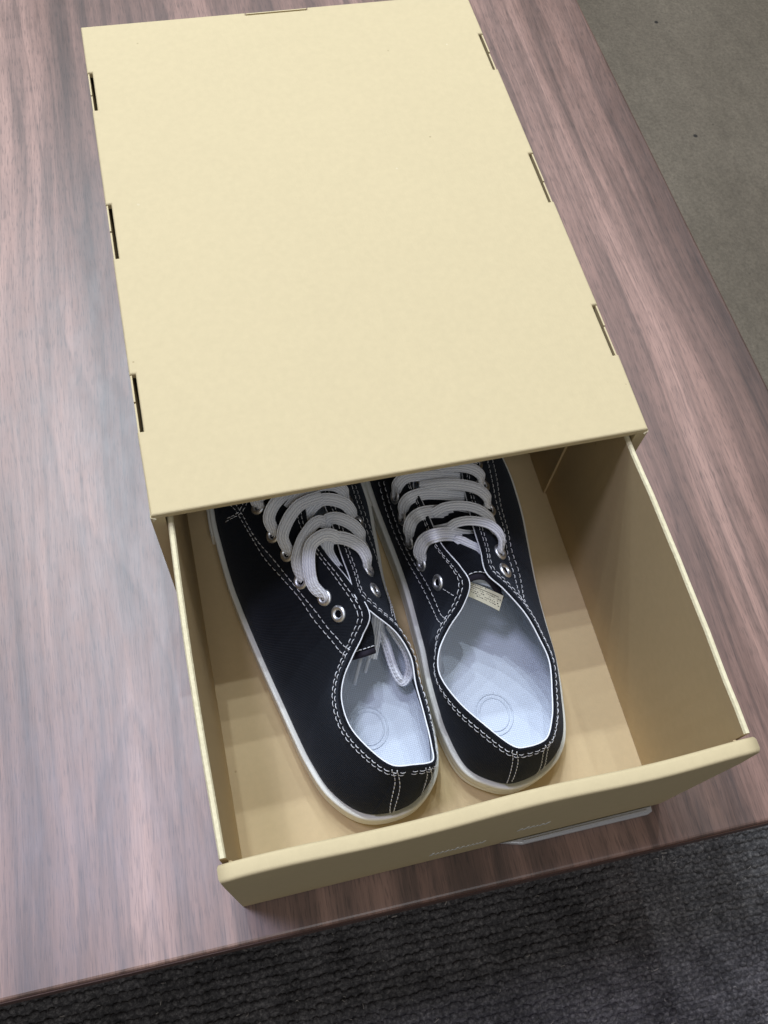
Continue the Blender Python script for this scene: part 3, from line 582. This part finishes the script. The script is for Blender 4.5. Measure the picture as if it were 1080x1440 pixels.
    # eyestays
    for (ua, ub_, line) in cfg['stay']:
        q = np.arange(ua, ub_ + .001, 1 / 12.0); L_ = np.array(line); lo = np.interp(q, L_[:, 0], L_[:, 1])
        nv = 16; Tt = np.linspace(0, 1, nv); Vv = lo[:, None] * (1 - Tt) + Tt * 1.0; Oo = np.full((len(q), nv), .055); Oo[:, 0] = -.02; Oo[:, 1] = .05
        Vv[:, 1] = Vv[:, 0] + .004; Oo[:, -1] = .0; Vv[:, -1] = 1; Vv[:, -2] = .992; Oo[0] = -.02; Oo[-1] = -.02
        P = last.S(np.repeat(q[:, None], nv, 1).ravel(), Vv.ravel(), Oo.ravel())
        mesh_obj('eyestay', P * S, grid_faces(len(q), nv, False), CANVAS, root, True, arc_uv(P, len(q), nv))
    ua, ub_ = cfg['strip']; q = np.linspace(ua, ub_, 22); nv = 14; Tt = np.linspace(.12, 1, nv); Oo = np.full((22, nv), .05); Oo[0] = Oo[-1] = -.02; Oo[:, -1] = 0
    P = last.S(np.repeat(q[:, None], nv, 1).ravel(), np.repeat(Tt[None], 22, 0).ravel(), Oo.ravel())
    mesh_obj('heel_strip', P * S, grid_faces(22, nv, False), CANVAS, root, True, arc_uv(P, 22, nv))
    # stitching
    acc = Acc()
    for d in (.26, .54):
        uu = np.arange(0, n + .01, .1); uv = [(u_, vdist(last, u_ % n, d + (.02 if abs((u_ % n) - n / 2) < 7 else 0))) for u_ in uu]
        uv = np.array(uv); stitch_run(acc, last.S(uv[:, 0], uv[:, 1], .075), last.N(uv[:, 0], uv[:, 1]), ln=.27, gap=.10)
    for st in stitches:
        stitch_run(acc, *run_uv(last, st, .075), ln=.27, gap=.10)
    so = acc.obj('stitching', THREAD, root); so['kind'] = 'stuff'
    for u_, v_ in eyes: eyelet(last, u_, v_, root)
    # tongue
    G = np.array(tongue, float); nr, nc = G.shape[:2]; A = np.linspace(0, nr - 1, 36); Bc = np.linspace(0, nc - 1, 24)
    rowsI = np.stack([crom(G[:, c_], A, False) for c_ in range(nc)], 1); P = np.stack([crom(rowsI[k_], Bc, False) for k_ in range(36)], 0)
    thk = .14; bot = P.copy(); bot[..., 2] -= thk; bot[0, :, 1] += .02
    V_ = np.concatenate([P.reshape(-1, 3), bot.reshape(-1, 3)]); m_ = 36 * 24; F_ = grid_faces(36, 24, False); F_ = F_ + [tuple(i + m_ for i in f[::-1]) for f in F_]
    for k_ in range(23): F_.append((k_ + 1, k_, m_ + k_, m_ + k_ + 1))
    for k_ in range(35): F_ += [(k_ * 24, (k_ + 1) * 24, m_ + (k_ + 1) * 24, m_ + k_ * 24), ((k_ + 1) * 24 + 23, k_ * 24 + 23, m_ + k_ * 24 + 23, m_ + (k_ + 1) * 24 + 23)]
    to = mesh_obj('tongue', V_ * S, F_, CANVAS, root, True, np.concatenate([arc_uv(P.reshape(-1, 3), 36, 24)] * 2))
    rowv = P[0] + (P[1] - P[0]) * .2; V_, F_ = tube(rowv + np.array([0, -.02, -.04]), .16, 8, .55, np.tile([0, -.3, .95], (24, 1))); mesh_obj('tongue_binding', V_ * S, F_, BIND, to, True)
    acc = Acc(); dirn = P[3] - P[0]; dirn /= np.linalg.norm(dirn, axis=1)[:, None]; rs = P[0] + dirn * .20 + np.array([0, 0, .07]); stitch_run(acc, rs, np.tile([0, 0, 1.0], (24, 1)), ln=.2, gap=.05, r=.024)
    t_ = acc.obj('tongue_stitching', THREAD, to); t_['kind'] = 'stuff'
    for (pts, w) in laces:
        cx = (pts[0][0] > cfg['mid']); lace('lace_strip', pts, w, 1 if cx else -1, LACE, root)
    return root, last, to, P

stayA = [(18.0, 24.0, [(18.0, .40), (18.81, .415), (19.8, .52), (21.01, .59), (22.25, .655), (23.03, .76), (23.9, .90), (24.2, .96)]),
         (6.0, 12.6, [(6.0, .93), (6.4, .78), (6.75, .50), (7.0, .42), (7.88, .33), (9.11, .43), (10.07, .48), (11.6, .52), (12.6, .52)])]
stayB = [(19.0, 24.7, [(19.0, .40), (19.3, .405), (20.74, .33), (21.8, .33), (23.14, .44), (24.23, .71), (24.7, .93)]),
         (6.0, 12.6, [(6.0, .94), (6.5, .82), (6.91, .70), (8.17, .63), (10.18, .62), (11.85, .53), (12.6, .5)])]
A, lastA, toA, _ = sneaker(ROWS_A, EYE_A, STITCH_A, LACE_A, TONGUE_A,
    'left sneaker of the pair, black canvas with a loose lace loop tucked inside its opening', dict(bump=(11.8, 19.55), axis=((8.3, -10), (7.2, 9.5)), ring=RINGS[0][:2], mid=8.0,
    stay=stayA, strip=(-.6, .72)))
B, lastB, toB, _ = sneaker(ROWS_B, EYE_B, STITCH_B, LACE_B, TONGUE_B,
    'right sneaker of the pair, black canvas with wide opening and cream tag under its tongue', dict(bump=(11.8, 19.9), axis=((15.4, -10), (15.6, 9.5)), ring=RINGS[1][:2], mid=14.8,
    stay=stayB, strip=(-.6, .62)))
# tag under the tongue
def quad_slab(name, q, m, parent, t=.02, bend=0):
    q = np.array(q, float); nu, nv = 10, 6; P = np.zeros((nu, nv, 3))
    for i in range(nu):
        for j in range(nv):
            a, b = i / (nu - 1), j / (nv - 1); P[i, j] = (1 - a) * (1 - b) * q[0] + a * (1 - b) * q[1] + a * b * q[2] + (1 - a) * b * q[3]
            P[i, j, 2] += bend * math.sin(math.pi * a)
    V_ = np.concatenate([P.reshape(-1, 3), P.reshape(-1, 3) - [0, 0, t]]); m_ = nu * nv; F_ = grid_faces(nu, nv, False); F_ = [f[::-1] for f in F_] + [tuple(i + m_ for i in f) for f in F_]
    return mesh_obj(name, V_ * S, F_, m, parent, True), P
tag_o, TP = quad_slab('care_tag', TAG, TAGM, toB, bend=.08)
quad_slab('tag_backing', TAG2, LINING, toB, bend=.03)
q = np.array(TAG, float)
def on_tag(a, b): 
    p = (1 - a) * (1 - b) * q[0] + a * (1 - b) * q[1] + a * b * q[2] + (1 - a) * b * q[3]; p = p.copy(); p[2] += .08 * math.sin(math.pi * a) + .006; return p
V_, F_ = [], []
def ink(a0, a1, b0, b1):
    k = len(V_); V_.extend([on_tag(a0, b0), on_tag(a1, b0), on_tag(a1, b1), on_tag(a0, b1)]); F_.append((k, k + 3, k + 2, k + 1))
for s_ in range(12): ink(.05 + s_ * .07, .05 + (s_ + 1) * .07, .20, .235)
for b, a0, a1 in ((.07, .1, .5), (.34, .06, .95), (.48, .05, .95), (.62, .06, .93), (.75, .3, .95)):
    a = a0
    while a < a1:
        w = rng.uniform(.015, .05)
        if rng.random() < .8: ink(a, a + w, b - rng.uniform(.01, .035), b + rng.uniform(.01, .035))
        a += w + rng.uniform(.012, .03)
mesh_obj('tag_print', np.array(V_) * S, F_, INK, tag_o)
# loose lace inside the left shoe
lace('loose_lace', FREE, 5.2, 1, LACE, A, th=2.2, w0=1, hint=(-.75, -.1, .62))
lace('loose_lace', FREE2, 6.0, 1, LACE, A, th=2.0, w0=1, hint=(-.4, -.3, .8))
for a, b in (AGLETS[:2], AGLETS[2:]):
    P = np.array([np.array(a) * (1 - t) + np.array(b) * t for t in np.linspace(0, 1, 6)]); V_, F_ = tube(P, .10, 10, .6); mesh_obj('aglet', V_ * S, F_, AGLET, A, True)
